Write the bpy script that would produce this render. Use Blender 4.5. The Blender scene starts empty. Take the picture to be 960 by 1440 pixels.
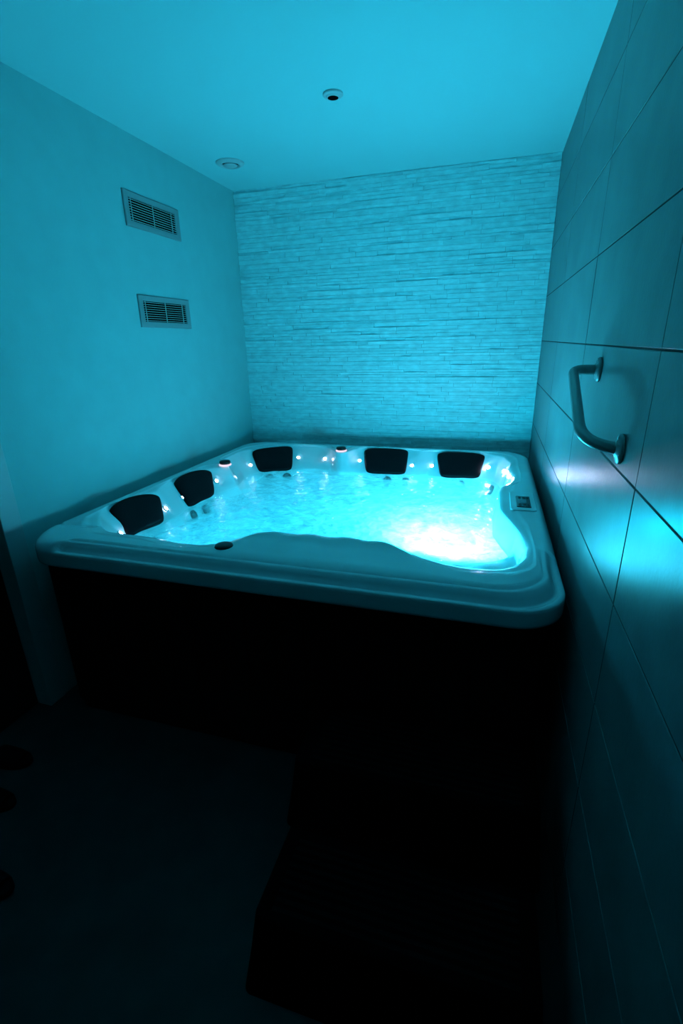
import bpy, bmesh, math, random
import numpy as np
from mathutils import Vector, Matrix, noise
random.seed(7)
S = bpy.context.scene
COL = S.collection
PI = math.pi
W, H = 2.25, 2.7115

# ---------------------------------------------------------------- helpers
def link(name, me, mats=(), parent=None, smooth=False):
    o = bpy.data.objects.new(name, me)
    COL.objects.link(o)
    for m in (mats if isinstance(mats, (list, tuple)) else [mats]):
        me.materials.append(m)
    if parent: o.parent = parent
    if smooth:
        for f in me.polygons: f.use_smooth = True
    return o

def from_bm(name, bm, mats, parent=None, smooth=False, loc=(0, 0, 0)):
    bmesh.ops.recalc_face_normals(bm, faces=bm.faces)
    me = bpy.data.meshes.new(name); bm.to_mesh(me); bm.free()
    o = link(name, me, mats, parent, smooth); o.location = loc
    return o

def empty(name, loc=(0, 0, 0)):
    o = bpy.data.objects.new(name, None); COL.objects.link(o); o.location = loc
    o.empty_display_size = .1
    return o

def tag(o, label, cat, group=None, kind=None):
    o['label'] = label; o['category'] = cat
    if group: o['group'] = group
    if kind: o['kind'] = kind
    return o

def structure(o):
    o['kind'] = 'structure'; return o

def box(bm, x0, x1, y0, y1, z0, z1, bev=0, seg=2, mi=0):
    vs = [bm.verts.new((x, y, z)) for z in (z0, z1) for y in (y0, y1) for x in (x0, x1)]
    fs = [bm.faces.new([vs[i] for i in q]) for q in ((0, 2, 3, 1), (4, 5, 7, 6), (0, 1, 5, 4), (2, 6, 7, 3), (0, 4, 6, 2), (1, 3, 7, 5))]
    for f in fs: f.material_index = mi
    if bev:
        es = list({e for f in fs for e in f.edges})
        r = bmesh.ops.bevel(bm, geom=es, offset=bev, segments=seg, affect='EDGES', profile=.5)
        for f in r['faces']: f.material_index = mi
    return vs

def lathe(bm, prof, n=40, mat=Matrix(), cap0=False, cap1=False):
    rings = []
    for r, z in prof:
        rings.append([bm.verts.new(mat @ Vector((r*math.cos(2*PI*k/n), r*math.sin(2*PI*k/n), z))) for k in range(n)])
    for a, b in zip(rings, rings[1:]):
        for k in range(n):
            bm.faces.new((a[k], a[(k+1) % n], b[(k+1) % n], b[k]))
    if cap0: bm.faces.new(rings[0][::-1])
    if cap1: bm.faces.new(rings[-1])

def tube(bm, pts, r, n=20):
    pts = [Vector(p) for p in pts]
    rings = []
    up = None
    for i, p in enumerate(pts):
        t = (pts[min(i+1, len(pts)-1)] - pts[max(i-1, 0)]).normalized()
        if up is None:
            up = t.cross(Vector((0, .3, 1))).normalized()
        else:
            up = (up - t*up.dot(t)).normalized()
        s = t.cross(up)
        rings.append([bm.verts.new(p + (up*math.cos(2*PI*k/n) + s*math.sin(2*PI*k/n))*r) for k in range(n)])
    for a, b in zip(rings, rings[1:]):
        for k in range(n):
            bm.faces.new((a[k], a[(k+1) % n], b[(k+1) % n], b[k]))
    bm.faces.new(rings[0][::-1]); bm.faces.new(rings[-1])

def rounded_rect(x0, x1, y0, y1, r, n=10):
    out = []
    for cx, cy, a0 in ((x1-r, y1-r, 0), (x0+r, y1-r, PI/2), (x0+r, y0+r, PI), (x1-r, y0+r, 1.5*PI)):
        for k in range(n+1):
            a = a0 + PI/2*k/n
            out.append((cx + r*math.cos(a), cy + r*math.sin(a)))
    return out

# ---------------------------------------------------------------- materials
def mat(name, col, rough=.5, metal=0, spec=.5, coat=0, noise_amt=0, noise_scale=8, bump=0, bump_scale=60, rough_var=0, stretch=None):
    m = bpy.data.materials.new(name); m.use_nodes = True
    nt = m.node_tree; b = nt.nodes['Principled BSDF']
    b.inputs['Base Color'].default_value = (*col, 1)
    b.inputs['Roughness'].default_value = rough
    b.inputs['Metallic'].default_value = metal
    b.inputs['Specular IOR Level'].default_value = spec
    b.inputs['Coat Weight'].default_value = coat
    tc = nt.nodes.new('ShaderNodeTexCoord')
    src = tc.outputs['Object']
    if stretch:
        mp = nt.nodes.new('ShaderNodeMapping'); mp.inputs['Scale'].default_value = stretch
        nt.links.new(src, mp.inputs['Vector']); src = mp.outputs['Vector']
    nz = nt.nodes.new('ShaderNodeTexNoise')
    nz.inputs['Scale'].default_value = noise_scale; nz.inputs['Detail'].default_value = 6
    nt.links.new(src, nz.inputs['Vector'])
    if noise_amt:
        r = nt.nodes.new('ShaderNodeMix'); r.data_type = 'RGBA'
        r.inputs['A'].default_value = (*[c*(1-noise_amt) for c in col], 1)
        r.inputs['B'].default_value = (*[min(1, c*(1+noise_amt)) for c in col], 1)
        mr = nt.nodes.new('ShaderNodeMapRange'); mr.inputs['From Min'].default_value = .3; mr.inputs['From Max'].default_value = .7
        nt.links.new(nz.outputs['Fac'], mr.inputs['Value']); nt.links.new(mr.outputs['Result'], r.inputs['Factor'])
        nt.links.new(r.outputs['Result'], b.inputs['Base Color'])
    if rough_var:
        mr = nt.nodes.new('ShaderNodeMapRange'); mr.inputs['From Min'].default_value = .3; mr.inputs['From Max'].default_value = .7
        mr.inputs['To Min'].default_value = rough-rough_var; mr.inputs['To Max'].default_value = rough+rough_var
        nt.links.new(nz.outputs['Fac'], mr.inputs['Value']); nt.links.new(mr.outputs['Result'], b.inputs['Roughness'])
    if bump:
        n2 = nt.nodes.new('ShaderNodeTexNoise'); n2.inputs['Scale'].default_value = bump_scale; n2.inputs['Detail'].default_value = 8
        nt.links.new(src, n2.inputs['Vector'])
        bp = nt.nodes.new('ShaderNodeBump'); bp.inputs['Strength'].default_value = bump; bp.inputs['Distance'].default_value = .004
        nt.links.new(n2.outputs['Fac'], bp.inputs['Height']); nt.links.new(bp.outputs['Normal'], b.inputs['Normal'])
    return m

def emit(name, col, s):
    m = bpy.data.materials.new(name); m.use_nodes = True
    nt = m.node_tree; nt.nodes.clear()
    e = nt.nodes.new('ShaderNodeEmission'); e.inputs['Color'].default_value = (*col, 1); e.inputs['Strength'].default_value = s
    o = nt.nodes.new('ShaderNodeOutputMaterial'); nt.links.new(e.outputs[0], o.inputs[0])
    return m

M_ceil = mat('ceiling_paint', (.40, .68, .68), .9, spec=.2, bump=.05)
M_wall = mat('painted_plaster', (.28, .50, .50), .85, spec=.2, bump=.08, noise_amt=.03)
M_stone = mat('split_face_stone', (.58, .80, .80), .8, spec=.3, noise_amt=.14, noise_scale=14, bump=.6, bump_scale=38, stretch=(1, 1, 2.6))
M_mortar = mat('stone_backing', (.07, .07, .07), .9)
M_tile = mat('slate_tile', (.18, .185, .19), .29, spec=.05, noise_amt=.17, noise_scale=6, bump=.07, bump_scale=80, rough_var=.015)
M_grout = mat('dark_grout', (.01, .01, .01), .9)
M_floor = mat('dark_stone_floor', (.027, .03, .031), .6, noise_amt=.2, spec=.2)
M_front = mat('dark_rear_plaster', (.05, .05, .05), .9, spec=.1)
M_acryl = mat('pearl_acrylic', (.71, .73, .73), .16, spec=.5, coat=.3, noise_amt=.05, noise_scale=5)
M_cab = mat('black_cabinet_panel', (.006, .006, .006), .7, spec=.1, noise_amt=.2)
M_pillow = mat('black_foam_pillow', (.003, .003, .004), .6, spec=.12, bump=.1, bump_scale=200)
M_blackpl = mat('black_plastic', (.008, .008, .008), .35, spec=.35)
M_step = mat('black_step_plastic', (.0015, .0015, .0015), .85, spec=.02, bump=.2)
M_whitemetal = mat('white_enamel', (.3, .3, .3), .22, spec=.5, bump=.02)
M_grille = mat('vent_enamel', (.27, .27, .275), .5, spec=.4)
M_slat = mat('vent_slat_metal', (.42, .42, .42), .4)
M_void = mat('duct_shade_and_lens', (.004, .004, .004), .9, spec=0)  # black stands in for shade inside the ducts; also the downlight's dark lens
M_fixture = mat('white_plastic', (.5, .5, .5), .45)
M_trim = mat('painted_trim', (.42, .42, .42), .5)
M_door = mat('dark_door', (.006, .006, .006), .7, spec=.1)
M_rubber = mat('black_rubber', (.003, .003, .003), .8, spec=.08)
M_screen = mat('display_glass', (.01, .01, .015), .15)
M_icon = mat('printed_keys', (.22, .25, .28), .5)
M_led = emit('white_led', (.6, .74, 1), 55)
M_led_bright = emit('bright_white_led', (.62, .72, 1), 420)
M_ring = emit('ring_light', (1, .8, .95), 1.0)

# water: aerated and rippled - partly clear, partly scattering, mirror at grazing view
def water_material():
    m = bpy.data.materials.new('aerated_water'); m.use_nodes = True
    nt = m.node_tree; nt.nodes.clear(); N = nt.nodes.new; L = nt.links.new
    out = N('ShaderNodeOutputMaterial')
    tr = N('ShaderNodeBsdfTransparent'); tr.inputs[0].default_value = (.86, .97, 1, 1)
    tl = N('ShaderNodeBsdfTranslucent'); tl.inputs[0].default_value = (.85, .95, 1, 1)
    gl = N('ShaderNodeBsdfGlossy'); gl.inputs['Roughness'].default_value = .04; gl.inputs['Color'].default_value = (1, 1, 1, 1)
    tc = N('ShaderNodeTexCoord')
    nz = N('ShaderNodeTexNoise'); nz.inputs['Scale'].default_value = 9; nz.inputs['Detail'].default_value = 5; nz.inputs['Distortion'].default_value = 1.2
    L(tc.outputs['Object'], nz.inputs['Vector'])
    mr = N('ShaderNodeMapRange'); mr.inputs['From Min'].default_value = .3; mr.inputs['From Max'].default_value = .72
    mr.inputs['To Min'].default_value = .76; mr.inputs['To Max'].default_value = .94
    L(nz.outputs['Fac'], mr.inputs['Value'])
    n3 = N('ShaderNodeTexNoise'); n3.inputs['Scale'].default_value = 7; n3.inputs['Detail'].default_value = 9; n3.inputs['Roughness'].default_value = .62; n3.inputs['Distortion'].default_value = 2.2
    L(tc.outputs['Object'], n3.inputs['Vector'])
    cr = N('ShaderNodeMapRange'); cr.inputs['From Min'].default_value = .36; cr.inputs['From Max'].default_value = .66; L(n3.outputs['Fac'], cr.inputs['Value'])
    mc = N('ShaderNodeMix'); mc.data_type = 'RGBA'; mc.inputs['A'].default_value = (.5, .68, .74, 1); mc.inputs['B'].default_value = (1, 1, 1, 1)
    L(cr.outputs['Result'], mc.inputs['Factor']); L(mc.outputs['Result'], tl.inputs[0])
    ac = N('ShaderNodeAttribute'); ac.attribute_name = 'clarity'
    m1 = N('ShaderNodeMath'); m1.operation = 'MULTIPLY_ADD'; L(ac.outputs['Fac'], m1.inputs[0]); m1.inputs[1].default_value = -.8; m1.inputs[2].default_value = 1
    m3 = N('ShaderNodeMath'); m3.operation = 'MULTIPLY'; L(m1.outputs[0], m3.inputs[0]); L(mr.outputs['Result'], m3.inputs[1])
    mix = N('ShaderNodeMixShader'); L(m3.outputs[0], mix.inputs[0]); L(tr.outputs[0], mix.inputs[1]); L(tl.outputs[0], mix.inputs[2])
    n2 = N('ShaderNodeTexNoise'); n2.inputs['Scale'].default_value = 26; n2.inputs['Detail'].default_value = 4; n2.inputs['Distortion'].default_value = .8
    L(tc.outputs['Object'], n2.inputs['Vector'])
    bp = N('ShaderNodeBump'); bp.inputs['Strength'].default_value = .8; bp.inputs['Distance'].default_value = .012
    L(n2.outputs['Fac'], bp.inputs['Height'])
    L(bp.outputs['Normal'], gl.inputs['Normal']); L(bp.outputs['Normal'], tl.inputs['Normal'])
    fr = N('ShaderNodeFresnel'); fr.inputs['IOR'].default_value = 1.33; L(bp.outputs['Normal'], fr.inputs['Normal'])
    m2 = N('ShaderNodeMixShader'); L(fr.outputs[0], m2.inputs[0]); L(mix.outputs[0], m2.inputs[1]); L(gl.outputs[0], m2.inputs[2])
    L(m2.outputs[0], out.inputs[0])
    return m
def foam_material():
    m = bpy.data.materials.new('bubbling_foam'); m.use_nodes = True
    nt = m.node_tree; nt.nodes.clear(); N = nt.nodes.new; L = nt.links.new
    out = N('ShaderNodeOutputMaterial')
    tr = N('ShaderNodeBsdfTransparent'); tl = N('ShaderNodeBsdfTranslucent'); tl.inputs[0].default_value = (.95, .97, 1, 1)
    df = N('ShaderNodeBsdfDiffuse'); df.inputs[0].default_value = (.9, .9, .9, 1)
    body = N('ShaderNodeMixShader'); body.inputs[0].default_value = .25; L(tl.outputs[0], body.inputs[1]); L(df.outputs[0], body.inputs[2])
    tc = N('ShaderNodeTexCoord')
    at = N('ShaderNodeAttribute'); at.attribute_name = 'density'
    nz = N('ShaderNodeTexNoise'); nz.inputs['Scale'].default_value = 14; nz.inputs['Detail'].default_value = 8; nz.inputs['Roughness'].default_value = .65
    L(tc.outputs['Object'], nz.inputs['Vector'])
    ad = N('ShaderNodeMath'); ad.operation = 'ADD'; L(at.outputs['Fac'], ad.inputs[0]); L(nz.outputs['Fac'], ad.inputs[1])
    mr = N('ShaderNodeMapRange'); mr.inputs['From Min'].default_value = .62; mr.inputs['From Max'].default_value = 1.15
    mr.inputs['To Max'].default_value = .9
    L(ad.outputs[0], mr.inputs['Value'])
    mx = N('ShaderNodeMixShader'); L(mr.outputs['Result'], mx.inputs[0]); L(tr.outputs[0], mx.inputs[1]); L(body.outputs[0], mx.inputs[2])
    L(mx.outputs[0], out.inputs[0])
    return m
M_water = water_material(); M_foam = foam_material()

# ---------------------------------------------------------------- the room
YB = -4.9
def slab(name, m, *a):
    bm = bmesh.new(); box(bm, *a); return structure(from_bm(name, bm, m))
slab('floor', M_floor, -.95, W+.15, YB-.1, .15, -.1, 0)
slab('ceiling', M_ceil, -.15, W+.15, YB-.1, .15, H, H+.1)
# left wall with the doorway that ends it beside the tub
DY0, DY1, DH = -3.22, -2.345, 2.06
bm = bmesh.new()
box(bm, -.12, 0, DY1, .12, 0, H); box(bm, -.12, 0, YB, DY0, 0, H); box(bm, -.12, 0, DY0, DY1, DH, H)
structure(from_bm('wall_left', bm, M_wall))
bm = bmesh.new()
box(bm, -.118, .006, DY1-.012, DY1+.078, 0, DH+.07, .003); box(bm, -.118, .006, DY0-.078, DY0+.012, 0, DH+.07, .003)
box(bm, -.118, .006, DY0+.012, DY1-.012, DH-.012, DH+.07, .003)
structure(from_bm('trim_1', bm, M_trim))
d = structure(empty('door_1', (-.09, (DY0+DY1)/2, 0)))
bm = bmesh.new(); hw = (DY1-DY0)/2-.015
box(bm, -.02, .02, -hw, hw, .006, DH-.015, .003)
for z0, z1 in ((.18, .95), (1.1, 1.9)): box(bm, .0195, .026, -hw+.12, hw-.12, z0, z1, .004)
from_bm('door_leaf', bm, M_door, d)
bm = bmesh.new(); lathe(bm, [(.001, 0), (.025, 0), (.025, .006), (.01, .01), (.01, .04), (.012, .045), (.001, .05)], 24, Matrix.Translation((.02, hw-.06, 1.02)) @ Matrix.Rotation(PI/2, 4, 'Y'))
box(bm, .058, .072, hw-.17, hw-.05, 1.01, 1.03, .004)
from_bm('door_handle', bm, M_blackpl, d, True)
slab('wall_front', M_front, -.12, W+.12, YB-.1, YB, 0, H)

# back wall: split-face stone strips, each course of its own height and each strip of its own depth
bm = bmesh.new()
box(bm, -.12, W+.12, .012, .12, 0, H, mi=1)
z = 0
while z < H-.004:
    h = random.choice((.018, .022, .026, .028, .034))
    h = min(h, H-z)
    x = random.uniform(-.1, 0)
    while x < W:
        w = random.uniform(.09, .42)
        x0, x1 = max(x, .001), min(x+w, W-.001)
        if W-x1 < .03: x1 = W-.0005
        if x0 < .03: x0 = .0005
        if x1-x0 > .01:
            dd = -.001 - max(0, random.gauss(.005, .0032)); tl = random.uniform(-.0025, .0025); tw = random.uniform(-.0025, .0025)
            nsub = max(1, int((x1-x0)/.05)); g = .0006
            rows = []
            for k in range(nsub+1):
                xx = x0+g+(x1-x0-2*g)*k/nsub; j = random.uniform(-.0014, .0014)+tw*(k/nsub-.5)
                rows.append([bm.verts.new(q) for q in ((xx, .013, z+g), (xx, dd+j+tl, z+g), (xx, dd+j*.5, z+h*.5), (xx, dd+j-tl, z+h-g), (xx, .013, z+h-g))])
            for a, b in zip(rows, rows[1:]):
                for i in range(4): bm.faces.new((a[i], a[i+1], b[i+1], b[i]))
            bm.faces.new(rows[0]); bm.faces.new(rows[-1][::-1])
        x += w
    z += h
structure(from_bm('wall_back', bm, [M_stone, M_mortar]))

# right wall: large slate-look tiles on dark grout
bm = bmesh.new()
box(bm, W+.002, W+.12, YB, .12, 0, H, mi=1)
TZ, TY = .2805, .867
zl = [2.4623 - i*TZ for i in range(-1, 10)]
yl = [0] + [-.0455 - i*TY for i in range(1, 7)]
for za, zb in zip(zl, zl[1:]):
    for ya, yb in zip(yl, yl[1:]):
        z1, z0, y1, y0 = min(za, H), max(zb, 0), min(ya, 0), max(yb, YB)
        if z1-z0 < .01 or y1-y0 < .01: continue
        dx = random.uniform(0, .0008); g = .0022
        box(bm, W+dx, W+.011, y0+g, y1-g, z0+g, z1-g, .0012, 1)
structure(from_bm('wall_right', bm, [M_tile, M_grout]))

# ---------------------------------------------------------------- hot tub
tub = empty('hot_tub', (1.155, -1.32, 0))
tag(tub, 'square hot tub with pearly shell, black cabinet and black head pillows below the stone wall', 'hot tub')
TO = Vector((1.155, -1.32, 0))
CX, CY = 1.15, -1.30
NA = 960
TH = np.linspace(0, 2*PI, NA, endpoint=False)
def polar(poly, sm=2, dense=True):
    P = np.array(poly)-[CX, CY]
    a = np.unwrap(np.arctan2(P[:, 1], P[:, 0]))
    out = np.full(NA, 0.)
    n = len(P)
    for k in range(NA):          # ray against every edge, the farthest hit
        c, s = math.cos(TH[k]), math.sin(TH[k]); best = 0
        for i in range(n):
            x1, y1 = P[i]; x2, y2 = P[(i+1) % n]
            ex, ey = x2-x1, y2-y1
            den = c*ey - s*ex
            if abs(den) < 1e-12: continue
            t = (x1*ey - y1*ex)/den; u = (x1*s - y1*c)/den
            if t > 0 and -1e-9 <= u <= 1+1e-9: best = max(best, t)
        out[k] = best
    for _ in range(sm):
        out = (np.roll(out, 1) + 2*out + np.roll(out, -1))/4
    return out
# outer edge of the rim, the edge of the opening and the waterline, counter-clockwise seen from above
RO = polar(rounded_rect(.085, 2.225, -2.387, -.235, .17, 16), 1)
K0 = [(2.085, -.70), (2.10, -.56), (2.06, -.40), (1.95, -.325), (1.60, -.31), (1.50, -.33), (1.40, -.295), (1.07, -.30), (1.01, -.35), (.98, -.45), (.925, -.475), (.87, -.45), (.83, -.355), (.70, -.31),
      (.49, -.315), (.33, -.37), (.235, -.50), (.19, -.62), (.20, -.85), (.26, -.93), (.325, -1.0), (.26, -1.07), (.21, -1.14), (.165, -1.25), (.165, -1.41), (.19, -1.55), (.215, -1.62), (.17, -1.76), (.15, -1.93), (.20, -2.02), (.31, -2.14), (.40, -2.19),
      (.626, -2.195), (.766, -2.222), (.87, -2.22), (.93, -2.19), (.99, -2.15), (1.01, -2.09), (1.065, -2.05), (1.159, -2.04), (1.465, -2.03), (1.56, -2.037), (1.64, -2.065), (1.735, -2.116), (1.818, -2.158), (1.918, -2.174), (2.014, -2.161),
      (2.074, -2.111), (2.114, -2.021), (2.123, -1.919), (2.10, -1.774), (2.06, -1.63), (2.037, -1.55), (2.023, -1.48), (2.022, -1.22), (2.035, -1.12), (2.075, -1.05), (2.10, -.96), (2.11, -.88)]
K1 = [(2.05, -.70), (2.03, -.58), (1.99, -.50), (1.918, -.46), (1.80, -.478), (1.652, -.475), (1.554, -.44), (1.408, -.472), (1.28, -.478), (1.12, -.472), (1.02, -.485), (.925, -.50), (.83, -.455), (.70, -.43),
      (.567, -.50), (.455, -.585), (.345, -.63), (.315, -.785), (.35, -.92), (.375, -1.0), (.345, -1.11), (.317, -1.213), (.322, -1.35), (.297, -1.46), (.328, -1.61), (.307, -1.71), (.31, -1.866), (.275, -1.96), (.33, -2.06), (.44, -2.13),
      (.64, -2.15), (.87, -2.15), (.97, -2.10), (1.07, -2.01), (1.465, -1.99), (1.64, -2.02), (1.69, -2.02), (1.73, -1.93), (1.80, -1.865), (1.90, -1.835), (2.00, -1.81), (2.055, -1.77), (2.085, -1.72),
      (2.06, -1.66), (2.025, -1.57), (2.012, -1.45), (2.01, -1.20), (2.02, -1.05), (2.05, -.90)]
R0 = polar(K0, 8); R1 = polar(K1, 10)
R1 = np.minimum(R1, R0-.022)
WZ = .745

def sstep(a, b, x):
    t = min(1, max(0, (x-a)/(b-a))); return t*t*(3-2*t)
rings = []
for k in range(NA):
    c, s = math.cos(TH[k]), math.sin(TH[k]); ro, r0, r1 = RO[k], R0[k], R1[k]
    ox, oy = CX+ro*c, CY+ro*s
    # the moulded step runs along the front edge and fades out on the right-hand side
    led = 0.
    if oy < -2.0 and ox > 1.0: led = 1-sstep(-2.2, -1.9, oy)
    elif oy < -2.2: led = sstep(.265, .285, ox)
    # perpendicular factor so bands keep their width where the ray meets the edge at a slant
    q = 1/max(.72, max(abs(c), abs(s)))
    LED_P = [(.003, .862), (.009, .866), (.018, .860), (.024, .855), (.030, .859), (.038, .878), (.048, .892), (.057, .8985), (.063, .893), (.068, .894), (.072, .900)]
    PL_P = [(.003, .868), (.008, .877), (.014, .885), (.020, .891), (.028, .896), (.034, .898), (.040, .8995), (.048, .900), (.054, .900), (.060, .900), (.072, .900)]
    pr = [(ro-.06*q, .802), (ro-.006*q, .796), (ro-.001, .800), (ro, .810), (ro, .850), (ro-.001, .860)]
    for (la, lz), (pa, pz) in zip(LED_P, PL_P):
        pr.append((ro-(la*led+pa*(1-led))*q, lz*led+pz*(1-led)))
    a = pr[-1][0]
    a = max(a, r0+.004); pr[-1] = (a, .9)
    wdt = min(.062, .75*(a-r0)); fb = 1 if wdt > .03 else wdt/.03
    x0_, y0_ = CX+r0*c, CY+r0*s
    head = sstep(1.0, 1.06, x0_)*(1-sstep(1.6, 1.75, x0_)) if y0_ < -1.9 else 0
    ripple = head*.003*math.cos((x0_-1.28)*2*PI/.15)
    for t in (.25, .5, .75): pr.append((a+(r0+wdt-a)*t, .9 + (.004*head*t)))
    pr.append((r0+wdt, .9+.006*head))
    pr.append((r0+wdt*.90, .900-.0045*fb*(1-head)+.008*head))
    pr.append((r0+wdt*.62, .8935*(1-head)+.908*head+ripple))
    pr.append((r0+wdt*.30, .891*(1-head)+.905*head+ripple))
    pr.append((r0+.004, .888+.008*head))
    pr.append((r0, .884))
    shelf = (1-sstep(-1.85, -1.70, y0_))*sstep(1.66, 1.74, x0_)
    for t, zz, ts, zs in ((.08, .872, .04, .872), (.22, .853, .09, .85), (.42, .825, .13, .80), (.62, .797, .20, .772), (.82, .768, .85, .764), (1, .742, 1, .742)):
        pr.append((r0+(r1-r0)*(t*(1-shelf)+ts*shelf), zz*(1-shelf)+zs*shelf))
    pr += [(r1-.02, .71), (r1-.035, .67), (r1-.06, .58), (r1-.09, .50), (r1-.14, .455), (r1-.25, .44), (r1-.36, .43), (r1-.39, .40), (r1-.41, .30), (r1-.44, .235), (r1-.5, .22), (.15, .215)]
    pts_ = []
    for r, zz in pr:
        x_, y_ = CX+r*c, CY+r*s
        if zz > .887 and .10 < x_ < .29: zz -= .011*math.exp(-((y_+2.172)/.011)**2)
        pts_.append((x_, y_, zz))
    rings.append(pts_)
verts = [Vector(v)-TO for ring in rings for v in ring]
n = len(rings[0]); faces = []
for k in range(NA):
    b0, b1 = k*n, ((k+1) % NA)*n
    for i in range(n-1): faces.append((b0+i, b1+i, b1+i+1, b0+i+1))
faces.append([k*n+n-1 for k in range(NA)][::1])
me = bpy.data.meshes.new('shell'); me.from_pydata(verts, [], faces); me.update()
shell = link('shell', me, M_acryl, tub, True)
bm = bmesh.new(); bm.from_mesh(me); bmesh.ops.recalc_face_normals(bm, faces=bm.faces)
if sum(f.normal.z*f.calc_area() for f in bm.faces) < 0: bmesh.ops.reverse_faces(bm, faces=bm.faces)
bm.to_mesh(me); bm.free()
shell['label'] = 'pearl white acrylic shell'

def shell_at(x, y, t):
    """a point of the sloping inner wall at fraction t from opening edge to waterline, on the ray through (x, y)"""
    a = math.atan2(y-CY, x-CX) % (2*PI); f = a/(2*PI)*NA; i = int(f) % NA; j = (i+1) % NA; u = f-int(f)
    r0 = R0[i]*(1-u)+R0[j]*u; r1 = R1[i]*(1-u)+R1[j]*u
    r = r0+(r1-r0)*t; zz = .884+(.742-.884)*t
    slope = math.atan2(.142, max(.02, r0-r1))
    nrm = Vector((-math.cos(a)*math.sin(slope), -math.sin(a)*math.sin(slope), math.cos(slope)))
    return Vector((CX+r*math.cos(a), CY+r*math.sin(a), zz)), nrm

# cabinet with vertical boards
bm = bmesh.new()
def cab_loop(inset, groove, z):
    pts = rounded_rect(.125+inset, 2.19-inset, -2.322+inset, -.29-inset, .06, 8)
    full = []
    for i in range(len(pts)):
        a, b = Vector(pts[i]), Vector(pts[(i+1) % len(pts)]); L = (b-a).length
        if L > .3:
            nn = 16; nv = Vector((-(b-a).y, (b-a).x)).normalized()
            for k in range(nn):
                u = (k)/nn
                full.append(a+(b-a)*u)
                for du, dp in ((.46/nn, 0), (.49/nn, groove), (.51/nn, groove), (.54/nn, 0)):
                    full.append(a+(b-a)*(u+du)+nv*dp)
        else: full.append(a)
    return [bm.verts.new((p.x-TO.x, p.y-TO.y, z)) for p in full]
loops = [cab_loop(.012, 0, 0), cab_loop(.012, 0, .05), cab_loop(0, .006, .052), cab_loop(0, .006, .77), cab_loop(.006, 0, .772), cab_loop(.006, 0, .80)]
for a, b in zip(loops, loops[1:]):
    m_ = len(a)
    for i in range(m_): bm.faces.new((a[i], a[(i+1) % m_], b[(i+1) % m_], b[i]))
bm.faces.new(loops[0][::-1])
cab = from_bm('cabinet', bm, M_cab, tub); cab['label'] = 'black panelled cabinet side'

# head pillows: padded trapezoids lying on the sloping wall
def pillow(tl, tr, br, bl, arch=.012, thick=.022):
    bm = bmesh.new(); nu, nv = 28, 20
    tl, tr, br, bl = map(Vector, (tl, tr, br, bl))
    nrm = ((tr-tl).cross(tl-bl)).normalized()
    if nrm.z < 0: nrm = -nrm
    upv = ((tl+tr)/2-(bl+br)/2).normalized()
    def P(u, v):                       # u, v in -1..1, square with rounded corners
        k = .13
        uu = u*(1-k*.5*max(0, abs(v))**6); vv = v*(1-k*max(0, abs(u))**6)
        a, b = (uu+1)/2, (vv+1)/2
        return (bl*(1-a)+br*a)*(1-b)+(tl*(1-a)+tr*a)*b + upv*arch*(1-u*u)*b
    top = []; bot = []
    for j in range(nv+1):
        for i in range(nu+1):
            u, v = -1+2*i/nu, -1+2*j/nv
            u = math.sin(u*PI/2)*.5+u*.5; v = math.sin(v*PI/2)*.5+v*.5
            e = max(0, (1-abs(u)**5)*(1-abs(v)**5))**.42
            dish = -.004*(1-u*u)*(1-v*v)
            p = P(u, v)
            top.append(bm.verts.new(p+nrm*(.001+(thick+dish)*e)-TO)); bot.append(bm.verts.new(p-nrm*.012-TO))
    for j in range(nv):
        for i in range(nu):
            q = (j*(nu+1)+i, j*(nu+1)+i+1, (j+1)*(nu+1)+i+1, (j+1)*(nu+1)+i)
            bm.faces.new([top[x] for x in q]); bm.faces.new([bot[x] for x in q[::-1]])
    edge = [i for i in range(nu+1)]+[(j+1)*(nu+1)-1 for j in range(1, nv+1)]+[nv*(nu+1)+i for i in range(nu-1, -1, -1)]+[j*(nu+1) for j in range(nv-1, 0, -1)]
    for a, b in zip(edge, edge[1:]+edge[:1]): bm.faces.new((bot[a], bot[b], top[b], top[a]))
    o = from_bm('head_pillow', bm, M_pillow, tub, True); o['label'] = 'black padded head pillow'
    return o
pillow((.150, -1.930, .885), (.262, -1.655, .885), (.307, -1.705, .745), (.274, -1.965, .745), .028)
pillow((.168, -1.415, .885), (.262, -1.125, .885), (.317, -1.205, .745), (.300, -1.470, .745), .026)
pillow((.240, -.525, .885), (.495, -.31, .885), (.562, -.512, .745), (.345, -.632, .745), .006)
pillow((1.062, -.31, .885), (1.405, -.28, .885), (1.408, -.472, .745), (1.12, -.478, .745), .006)
pillow((1.602, -.325, .885), (1.945, -.325, .885), (1.915, -.462, .745), (1.652, -.482, .745), .006)

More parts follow.
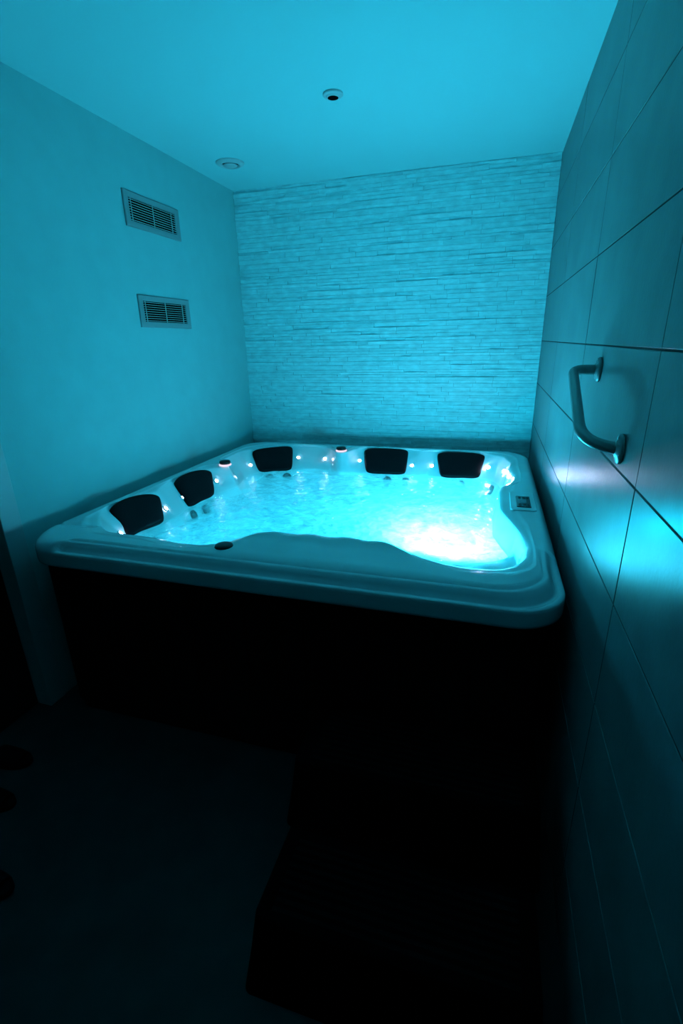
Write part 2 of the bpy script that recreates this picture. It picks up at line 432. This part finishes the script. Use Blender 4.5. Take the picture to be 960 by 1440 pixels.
# perimeter lights, jets, control knobs
led_bm = bmesh.new(); lathe(led_bm, [(.0105, 0), (.0105, .003), (.008, .0055), (.004, .0068), (.0003, .007)], 20, cap0=True, cap1=True)
led_me = bpy.data.meshes.new('light_lens'); led_bm.to_mesh(led_me); led_bm.free(); led_me.materials.append(M_led)
led_me2 = led_me.copy(); led_me2.materials[0] = M_led_bright
bez_bm = bmesh.new(); lathe(bez_bm, [(.0175, -.004), (.0175, .001), (.0155, .003), (.0115, .003), (.0108, .0005)], 24)
bez_me = bpy.data.meshes.new('light_bezel'); bez_bm.to_mesh(bez_me); bez_bm.free(); bez_me.materials.append(M_acryl)
for deg, t_ in ((217.5, .7), (201.25, .6), (189, .6), (168.25, .5), (142.5, .6), (122.75, .5), (112, .5), (96, .5), (71.75, .6), (64.5, .6), (47.25, .5), (39.5, .4), (29.75, .2)):
    p, nv = shell_at(CX+math.cos(math.radians(deg)), CY+math.sin(math.radians(deg)), t_)
    rot = nv.to_track_quat('Z', 'Y')
    b = bpy.data.objects.new('perimeter_light', bez_me); COL.objects.link(b); b.parent = tub
    b.location = p+nv*.001-TO; b.rotation_mode = 'QUATERNION'; b.rotation_quaternion = rot; b['label'] = 'small round white light'
    l = bpy.data.objects.new('light_lens', led_me2 if deg < 50 else led_me); COL.objects.link(l); l.parent = b
jet_bm = bmesh.new(); lathe(jet_bm, [(.034, -.004), (.034, .003), (.03, .007), (.02, .008), (.014, .003), (.001, .002)], 24, cap0=True, cap1=True)
jet_me = bpy.data.meshes.new('jet'); jet_bm.to_mesh(jet_me); jet_bm.free(); jet_me.materials.append(M_blackpl)
for x, y in ((.354, -1.923), (.436, -1.836), (.395, -1.448), (.404, -1.352), (.484, -.67), (.536, -.555), (1.252, -.69), (1.355, -.669), (1.682, -.632), (1.90, -.634)):
    a = math.atan2(y-CY, x-CX) % (2*PI); r = R1[int(a/(2*PI)*NA) % NA]-.026
    nv = Vector((-math.cos(a), -math.sin(a), .35)).normalized()
    j = bpy.data.objects.new('jet', jet_me); COL.objects.link(j); j.parent = tub
    j.location = Vector((CX+r*math.cos(a), CY+r*math.sin(a), .70))-TO; j.rotation_mode = 'QUATERNION'; j.rotation_quaternion = nv.to_track_quat('Z', 'Y')
for x, y in ((.292, -1.0), (.925, -.432), (.985, -2.235)):
    bm = bmesh.new(); lathe(bm, [(.030, .006), (.036, .009), (.0365, .022), (.033, .028), (.02, .031), (.001, .032)], 36, cap0=True, cap1=True)
    k = from_bm('control_knob', bm, M_blackpl, tub, True, Vector((x, y, .892 if y > -2 else .880))-TO); k['label'] = 'round black cap'
    bm = bmesh.new(); lathe(bm, [(.030, -.006), (.040, -.002), (.041, .003), (.037, .008), (.030, .008)], 36, cap0=True, cap1=True)
    r = from_bm('light_ring', bm, M_ring, k, True); r['label'] = 'glowing pale ring'
# control panel on its moulded pad
bm = bmesh.new(); pl = rounded_rect(-.058, .058, -.145, .145, .02, 6)
for ins, z in ((0, 0),):
    l0 = [bm.verts.new((x, y, -.004)) for x, y in pl]; l1 = [bm.verts.new((x, y, .004)) for x, y in pl]
    l2 = [bm.verts.new((x*.95, y*.975, .0065)) for x, y in pl]
    for a, b in ((l0, l1), (l1, l2)):
        for i in range(len(a)): bm.faces.new((a[i], a[(i+1) % len(a)], b[(i+1) % len(a)], b[i]))
    bm.faces.new(l0[::-1]); bm.faces.new(l2)
pad = from_bm('control_panel', bm, M_acryl, tub, False, Vector((2.128, -1.395, .9))-TO); pad['label'] = 'rectangular moulded control pad'
bm = bmesh.new(); box(bm, -.03, .034, -.112, .055, .0, .010, .003)
ds = from_bm('display', bm, M_screen, pad); ds['label'] = 'black control display'
bm = bmesh.new(); box(bm, -.016, .016, -.055, .0, .009, .0112, .0005); from_bm('screen', bm, M_icon, ds)
for yy in (-.095, -.078, .018, .036):
    for xx in (-.014, .006, .022):
        bm = bmesh.new(); lathe(bm, [(.0065, .009), (.0065, .011), (.005, .0115)], 16, Matrix.Translation((xx, yy, 0)), cap0=True, cap1=True)
        from_bm('button', bm, M_blackpl, ds)
# underwater lamp lens set in the near footwell wall; the left one is added
for x, y in ((1.72, -1.98), (.72, -1.98)):
    a = math.atan2(y-CY, x-CX) % (2*PI); r = R1[int(a/(2*PI)*NA) % NA]-.085
    nv = Vector((-math.cos(a), -math.sin(a), .3)).normalized()
    bm = bmesh.new(); lathe(bm, [(.06, -.005), (.06, .006), (.052, .012), (.04, .016), (.001, .02)], 32, cap0=True, cap1=True)
    u = from_bm('underwater_light', bm, emit('cyan_lamp_lens', (.03, .7, 1), 20), tub, True, Vector((CX+r*math.cos(a), CY+r*math.sin(a), .52))-TO)
    u.rotation_mode = 'QUATERNION'; u.rotation_quaternion = nv.to_track_quat('Z', 'Y')

# ---------------------------------------------------------------- water and foam
FX, FY = 1.80, -1.53
def foam_d(x, y):
    dx, dy = (x-FX)/.38, (y-FY)/.44
    return math.sqrt(dx*dx+dy*dy)
def wave(x, y):
    fd = foam_d(x, y)
    amp = .006+.012*math.exp(-(fd/1.5)**2)
    h = amp*(noise.noise(Vector((x*7, y*9, 1.3))) + .6*noise.noise(Vector((x*17+3, y*19, 4.1))) + .3*noise.noise(Vector((x*41, y*38, 7.7))))
    return h
NT, NR = 480, 130
vv = [(CX, CY, WZ+wave(CX, CY))]; ff = []; clr = [0.]
for i in range(1, NR+1):
    for k in range(NT):
        j = k*NA//NT; r = (R1[j]+.004)*(i/NR)**.8
        x, y = CX+r*math.cos(TH[j]), CY+r*math.sin(TH[j])
        e = 1-.75*(i/NR)**24
        vv.append((x, y, WZ+wave(x, y)*e))
        rf = (i/NR)**.8 + .10*noise.noise(Vector((x*6, y*6, 3.3)))
        clr.append(sstep(.80, .93, rf)*sstep(1.15, 1.35, foam_d(x, y))*sstep(-2.1, -1.9, y))
for k in range(NT): ff.append((0, 1+k, 1+(k+1) % NT))
for i in range(NR-1):
    b0, b1 = 1+i*NT, 1+(i+1)*NT
    for k in range(NT): ff.append((b0+k, b1+k, b1+(k+1) % NT, b0+(k+1) % NT))
me = bpy.data.meshes.new('water'); me.from_pydata(vv, [], ff)
at = me.attributes.new('clarity', 'FLOAT', 'POINT'); at.data.foreach_set('value', clr); me.update()
water = link('water', me, M_water, None, True)
tag(water, 'glowing cyan rippled water filling the hot tub', 'water', kind='stuff')
# bubbling foam thrown up by the jets
vv, ff, dens = [], [], []
n1, n2 = 90, 100
for j in range(n2+1):
    for i in range(n1+1):
        x, y = FX-.56+1.12*i/n1, FY-.52+1.04*j/n2
        d = foam_d(x, y) + .35*noise.noise(Vector((x*4.5, y*4.5, 9)))
        f = max(0, 1-d/1.25)
        hump = .085*math.exp(-((x-1.64)**2+(y+1.34)**2)/.018)+.085*math.exp(-((x-1.93)**2+(y+1.44)**2)/.016)
        h = (.03*min(1, f*1.6)+hump)*(.7+.8*noise.noise(Vector((x*9, y*9, 2)))+.35*noise.noise(Vector((x*30, y*30, 5))))
        vv.append((x, y, WZ+wave(x, y)+.003+max(-.002, h))); dens.append(f*1.3)
def inside(x, y):
    a = math.atan2(y-CY, x-CX) % (2*PI); return math.hypot(x-CX, y-CY) < R1[int(a/(2*PI)*NA) % NA]-.004
for j in range(n2):
    for i in range(n1):
        q = (j*(n1+1)+i, j*(n1+1)+i+1, (j+1)*(n1+1)+i+1, (j+1)*(n1+1)+i)
        if max(dens[x] for x in q) > .02 and all(inside(vv[x][0], vv[x][1]) for x in q): ff.append(q)
me = bpy.data.meshes.new('foam'); me.from_pydata(vv, [], ff)
at = me.attributes.new('density', 'FLOAT', 'POINT'); at.data.foreach_set('value', dens); me.update()
bm = bmesh.new(); bm.from_mesh(me); bmesh.ops.delete(bm, geom=[v for v in bm.verts if not v.link_faces], context='VERTS'); bm.to_mesh(me); bm.free()
foam = link('bubble_foam', me, M_foam, None, True)
tag(foam, 'bright white bubbling foam on the water in the near right part of the tub', 'foam', kind='stuff')

# ---------------------------------------------------------------- vents on the left wall
def vent(z0, z1, label):
    y0, y1 = -1.264, -.766
    t = empty('wall_vent', (0, (y0+y1)/2, (z0+z1)/2)); tag(t, label, 'air vent', 'ventilation grilles on the left wall')
    hy, hz = (y1-y0)/2, (z1-z0)/2; fw = .040; fz = .031
    bm = bmesh.new()
    oy, oz, iy, iz = hy, hz, hy-fw, hz-fz
    lo = [[(0.0005, a*oy, b*oz) for a, b in ((-1, -1), (1, -1), (1, 1), (-1, 1))], [(.007, a*oy, b*oz) for a, b in ((-1, -1), (1, -1), (1, 1), (-1, 1))],
          [(.0105, a*(oy-.004), b*(oz-.004)) for a, b in ((-1, -1), (1, -1), (1, 1), (-1, 1))],
          [(.0085, a*(iy+.004), b*(iz+.004)) for a, b in ((-1, -1), (1, -1), (1, 1), (-1, 1))], [(.007, a*iy, b*iz) for a, b in ((-1, -1), (1, -1), (1, 1), (-1, 1))],
          [(.0005, a*iy, b*iz) for a, b in ((-1, -1), (1, -1), (1, 1), (-1, 1))]]
    L = [[bm.verts.new(p) for p in r] for r in lo]
    for a, b in zip(L, L[1:]):
        for i in range(4): bm.faces.new((a[i], a[(i+1) % 4], b[(i+1) % 4], b[i]))
    from_bm('frame', bm, M_grille, t)
    bm = bmesh.new(); box(bm, .0003, .001, -iy-.002, iy+.002, -iz-.002, iz+.002); from_bm('shade_backing', bm, M_void, t)  # black sheet on the uncut wall, painted as shade behind the slats
    ns = 9
    for i in range(ns):
        zz = -iz+2*iz*(i+.5)/ns
        bm = bmesh.new(); box(bm, .0012, .0068, -iy, iy, zz-.0011, zz+.0011, .0004, 1); from_bm('slat', bm, M_slat, t)
    for yy in (-iy+.022, 0, iy-.035):
        bm = bmesh.new(); box(bm, .0012, .0052, yy-.002, yy+.002, -iz, iz, .0004, 1); from_bm('divider', bm, M_slat, t)
vent(2.259, 2.432, 'upper of the two rectangular slatted vents on the left wall, just below the ceiling')
vent(1.748, 1.921, 'lower of the two rectangular slatted vents on the left wall, halfway up the wall')

# ---------------------------------------------------------------- ceiling fittings
t = empty('downlight', (1.150, -1.178, H)); tag(t, 'small round recessed ceiling spot, switched off, near the middle of the ceiling', 'ceiling light')
bm = bmesh.new(); lathe(bm, [(.046, -.0002), (.0465, -.007), (.043, -.010), (.036, -.009), (.031, -.014), (.027, -.017), (.025, -.017)], 40, cap0=False); from_bm('trim_ring', bm, M_fixture, t, True)
bm = bmesh.new(); lathe(bm, [(.0255, -.004), (.0252, -.0165), (.018, -.018), (.001, -.0185)], 32, cap0=True, cap1=True); from_bm('lamp', bm, M_void, t, True)
t = empty('exhaust_valve', (.276, -.545, H)); tag(t, 'round white air valve on the ceiling near the stone wall and left wall corner', 'air valve')
bm = bmesh.new(); lathe(bm, [(.088, -.0002), (.088, -.005), (.082, -.010), (.068, -.016), (.060, -.017), (.055, -.012), (.053, -.0002)], 48); from_bm('rim', bm, M_fixture, t, True)
bm = bmesh.new(); lathe(bm, [(.0535, -.0015), (.001, -.002)], 40, cap0=True, cap1=True); from_bm('duct_shade_disc', bm, M_void, t)  # flat black disc painted as the shade inside the duct
bm = bmesh.new(); lathe(bm, [(.012, -.002), (.012, -.010), (.040, -.011), (.044, -.014), (.041, -.018), (.02, -.020), (.001, -.0205)], 48, cap0=True, cap1=True); from_bm('valve_disc', bm, M_fixture, t, True)

# ---------------------------------------------------------------- grab rail on the tiles
rail = empty('grab_rail', (W, -2.29, 1.47)); tag(rail, 'short white tubular grab rail screwed to the tiled right wall', 'grab rail')
RO_ = Vector((W, -2.29, 1.47))
pA, pB = Vector((W, -2.095, 1.552)), Vector((W, -2.485, 1.392))
qA, qB = pA+Vector((-.074, 0, 0)), pB+Vector((-.086, 0, 0))
def bend(p, c, q, r, n=12):
    a = (p-c).normalized(); b = (q-c).normalized(); out = []
    for i in range(n+1):
        u = i/n; s = c+a*r*(1-u)**2+b*r*u**2; out.append(s)
    return out
pts = [pA]+bend(pA, qA, qB, .032)+[qA.lerp(qB, .35), qA.lerp(qB, .5)]+bend(qA, qB, pB, .11)+[pB]
bm = bmesh.new(); tube(bm, [p-RO_ for p in pts], .0145, 24); from_bm('bar', bm, M_whitemetal, rail, True)
for p in (pA, pB):
    bm = bmesh.new(); lathe(bm, [(.036, .0002), (.0365, .004), (.034, .008), (.022, .010), (.017, .014), (.001, .014)], 40, Matrix.Translation(p-RO_) @ Matrix.Rotation(-PI/2, 4, 'Y'), cap0=True, cap1=True)
    f = from_bm('mounting_flange', bm, M_whitemetal, rail, True)
    for a in (PI/2, PI/2+2*PI/3, PI/2+4*PI/3):
        bm = bmesh.new(); lathe(bm, [(.004, 0), (.004, .0015), (.001, .0022)], 12, Matrix.Translation(p-RO_+Vector((-.0088, .027*math.cos(a), .027*math.sin(a)))) @ Matrix.Rotation(-PI/2, 4, 'Y'), cap0=True, cap1=True)
        from_bm('screw', bm, M_slat, f)

# ---------------------------------------------------------------- black two-tread step in front of the tub
st = empty('spa_step', (1.795, -2.75, 0)); tag(st, 'black two-tread plastic step standing on the floor in front of the hot tub', 'step')
def prism(name, x0, x1, yf, yb, z0, z1, flare):
    bm = bmesh.new(); L = []
    for z, f in ((z0, flare), ((z0+z1)/2, flare*.45), (z1-.012, .004), (z1-.003, .001), (z1, -.006)):
        P = rounded_rect(x0-.2*f-.0, x1+.2*f, yf-f, yb, .022, 5); L.append([bm.verts.new((x-1.795, y+2.75, z)) for x, y in P])
    for a, b in zip(L, L[1:]):
        for i in range(len(a)): bm.faces.new((a[i], a[(i+1) % len(a)], b[(i+1) % len(a)], b[i]))
    bm.faces.new(L[0][::-1]); bm.faces.new(L[-1])
    return from_bm(name, bm, M_step, st)
prism('lower_step_body', 1.438, 2.165, -3.02, -2.41, .0, .2, .07)
prism('upper_step_body', 1.432, 2.165, -2.685, -2.415, .2, .4, .07)
for ya, yb, z in ((-3.0, -2.78, .2), (-2.67, -2.44, .4)):
    bm = bmesh.new()
    for i in range(9):
        yy = ya+(yb-ya)*(i+.5)/9; box(bm, 1.48-1.795, 2.12-1.795, yy-.006+2.75, yy+.006+2.75, z-.001, z+.003, .001, 1)
    from_bm('tread_grip', bm, M_rubber, st)

# ---------------------------------------------------------------- dark slippers cut by the left frame edge
def slipper(x, y, rz, label):
    t = empty('slipper', (x, y, 0)); t.rotation_euler.z = rz; tag(t, label, 'slipper', 'dark slippers by the doorway')
    def outline(s, z, n=40):
        out = []
        for k in range(n):
            a = 2*PI*k/n; c_, s_ = math.cos(a), math.sin(a)
            w = .043+.008*c_ - .012*math.exp(-((c_+.25)/.3)**2)
            out.append((.13*c_*s-.13, w*s_*s, z))
        return out
    bm = bmesh.new(); L = [[bm.verts.new(p) for p in outline(s, z)] for s, z in ((.96, 0), (1, .006), (1, .018), (.95, .022))]
    for a, b in zip(L, L[1:]):
        for i in range(40): bm.faces.new((a[i], a[(i+1) % 40], b[(i+1) % 40], b[i]))
    bm.faces.new(L[0][::-1]); bm.faces.new(L[-1]); from_bm('sole', bm, M_rubber, t, True)
    bm = bmesh.new(); G = []
    for j in range(9):
        xx = -.03-.11*j/8
        w = .046*math.sqrt(max(.1, 1-((xx+.13)/.135)**2))+.002; hh = .032+.022*j/8
        G.append([bm.verts.new((xx, -w*math.cos(PI*i/14), .014+hh*math.sin(PI*i/14))) for i in range(15)])
    for a, b in zip(G, G[1:]):
        for i in range(14): bm.faces.new((a[i], a[i+1], b[i+1], b[i]))
    o = from_bm('upper_strap', bm, M_rubber, t, True); md = o.modifiers.new('thick', 'SOLIDIFY'); md.thickness = .005
slipper(.215, -2.655, .12, 'dark slipper on the floor at the left edge, nearest the hot tub')
slipper(.325, -2.83, .1, 'dark slipper on the floor at the left edge, middle of the three')
slipper(.595, -3.07, .1, 'dark slipper on the floor at the left edge, furthest from the hot tub')

# ---------------------------------------------------------------- light: the tub's lamp under the foam, plus added fill lamps
def area(name, loc, size, power, col, rx=0, ry=0, sy=None):
    l = bpy.data.lights.new(name, 'AREA'); l.shape = 'RECTANGLE' if sy else 'DISK'; l.size = size
    if sy: l.size_y = sy
    l.energy = power; l.color = col
    o = bpy.data.objects.new(name, l); COL.objects.link(o); o.location = loc; o.rotation_euler = (PI+rx, ry, 0)
    return o
CY_ = (.046, .70, 1.0)
area('lamp_under_foam', (1.81, -1.54, .58), .56, 47, CY_, rx=-.5)
area('fill_lamp_footwell', (1.25, -1.72, .30), .7, 1.2, (.006, .64, 1.0), rx=-.75, sy=.2)  # added fill lamp, evens out the glow of the far water
area('fill_lamp_left', (.72, -1.74, .32), .6, 1.9, (.006, .64, 1.0), rx=-.75, sy=.2)  # added fill lamp for the left part of the water

for nm, x, y, pw in (('fill_lamp_in_foam', 1.62, -1.32, 22),):  # added point lamp above the waterline, spreads light low onto the walls
    l = bpy.data.lights.new(nm, 'POINT'); l.energy = pw; l.color = (.003, .64, 1); l.shadow_soft_size = .04
    o = bpy.data.objects.new(nm, l); COL.objects.link(o); o.location = (x, y, .805)

w = bpy.data.worlds.new('world'); S.world = w; w.use_nodes = True
w.node_tree.nodes['Background'].inputs[0].default_value = (0, 0, 0, 1); w.node_tree.nodes['Background'].inputs[1].default_value = 0

# ---------------------------------------------------------------- camera
cd = bpy.data.cameras.new('camera'); cam = bpy.data.objects.new('camera', cd); COL.objects.link(cam); S.camera = cam
r_ = Vector((.9577644, .28675919, -.02136643)); u_ = Vector((-.07658551, .32600055, .94226233)); f_ = Vector((-.27716785, .90082896, -.33419332))
mtx = Matrix((( r_.x, u_.x, -f_.x, 1.94128), (r_.y, u_.y, -f_.y, -3.764397), (r_.z, u_.z, -f_.z, 1.649951), (0, 0, 0, 1)))
cam.matrix_world = mtx
cd.sensor_fit = 'VERTICAL'; cd.sensor_height = 36; cd.lens = 678.3365/1440*36; cd.clip_start = .02

S.view_settings.view_transform = 'Standard'; S.view_settings.look = 'None'; S.view_settings.gamma = 1; S.view_settings.exposure = 0
S.view_settings.use_curve_mapping = False
S.cycles.use_denoising = True
S.cycles.max_bounces = 12; S.cycles.diffuse_bounces = 6; S.cycles.transparent_max_bounces = 12; S.cycles.transmission_bounces = 8
S.cycles.caustics_reflective = True; S.cycles.sample_clamp_indirect = 6
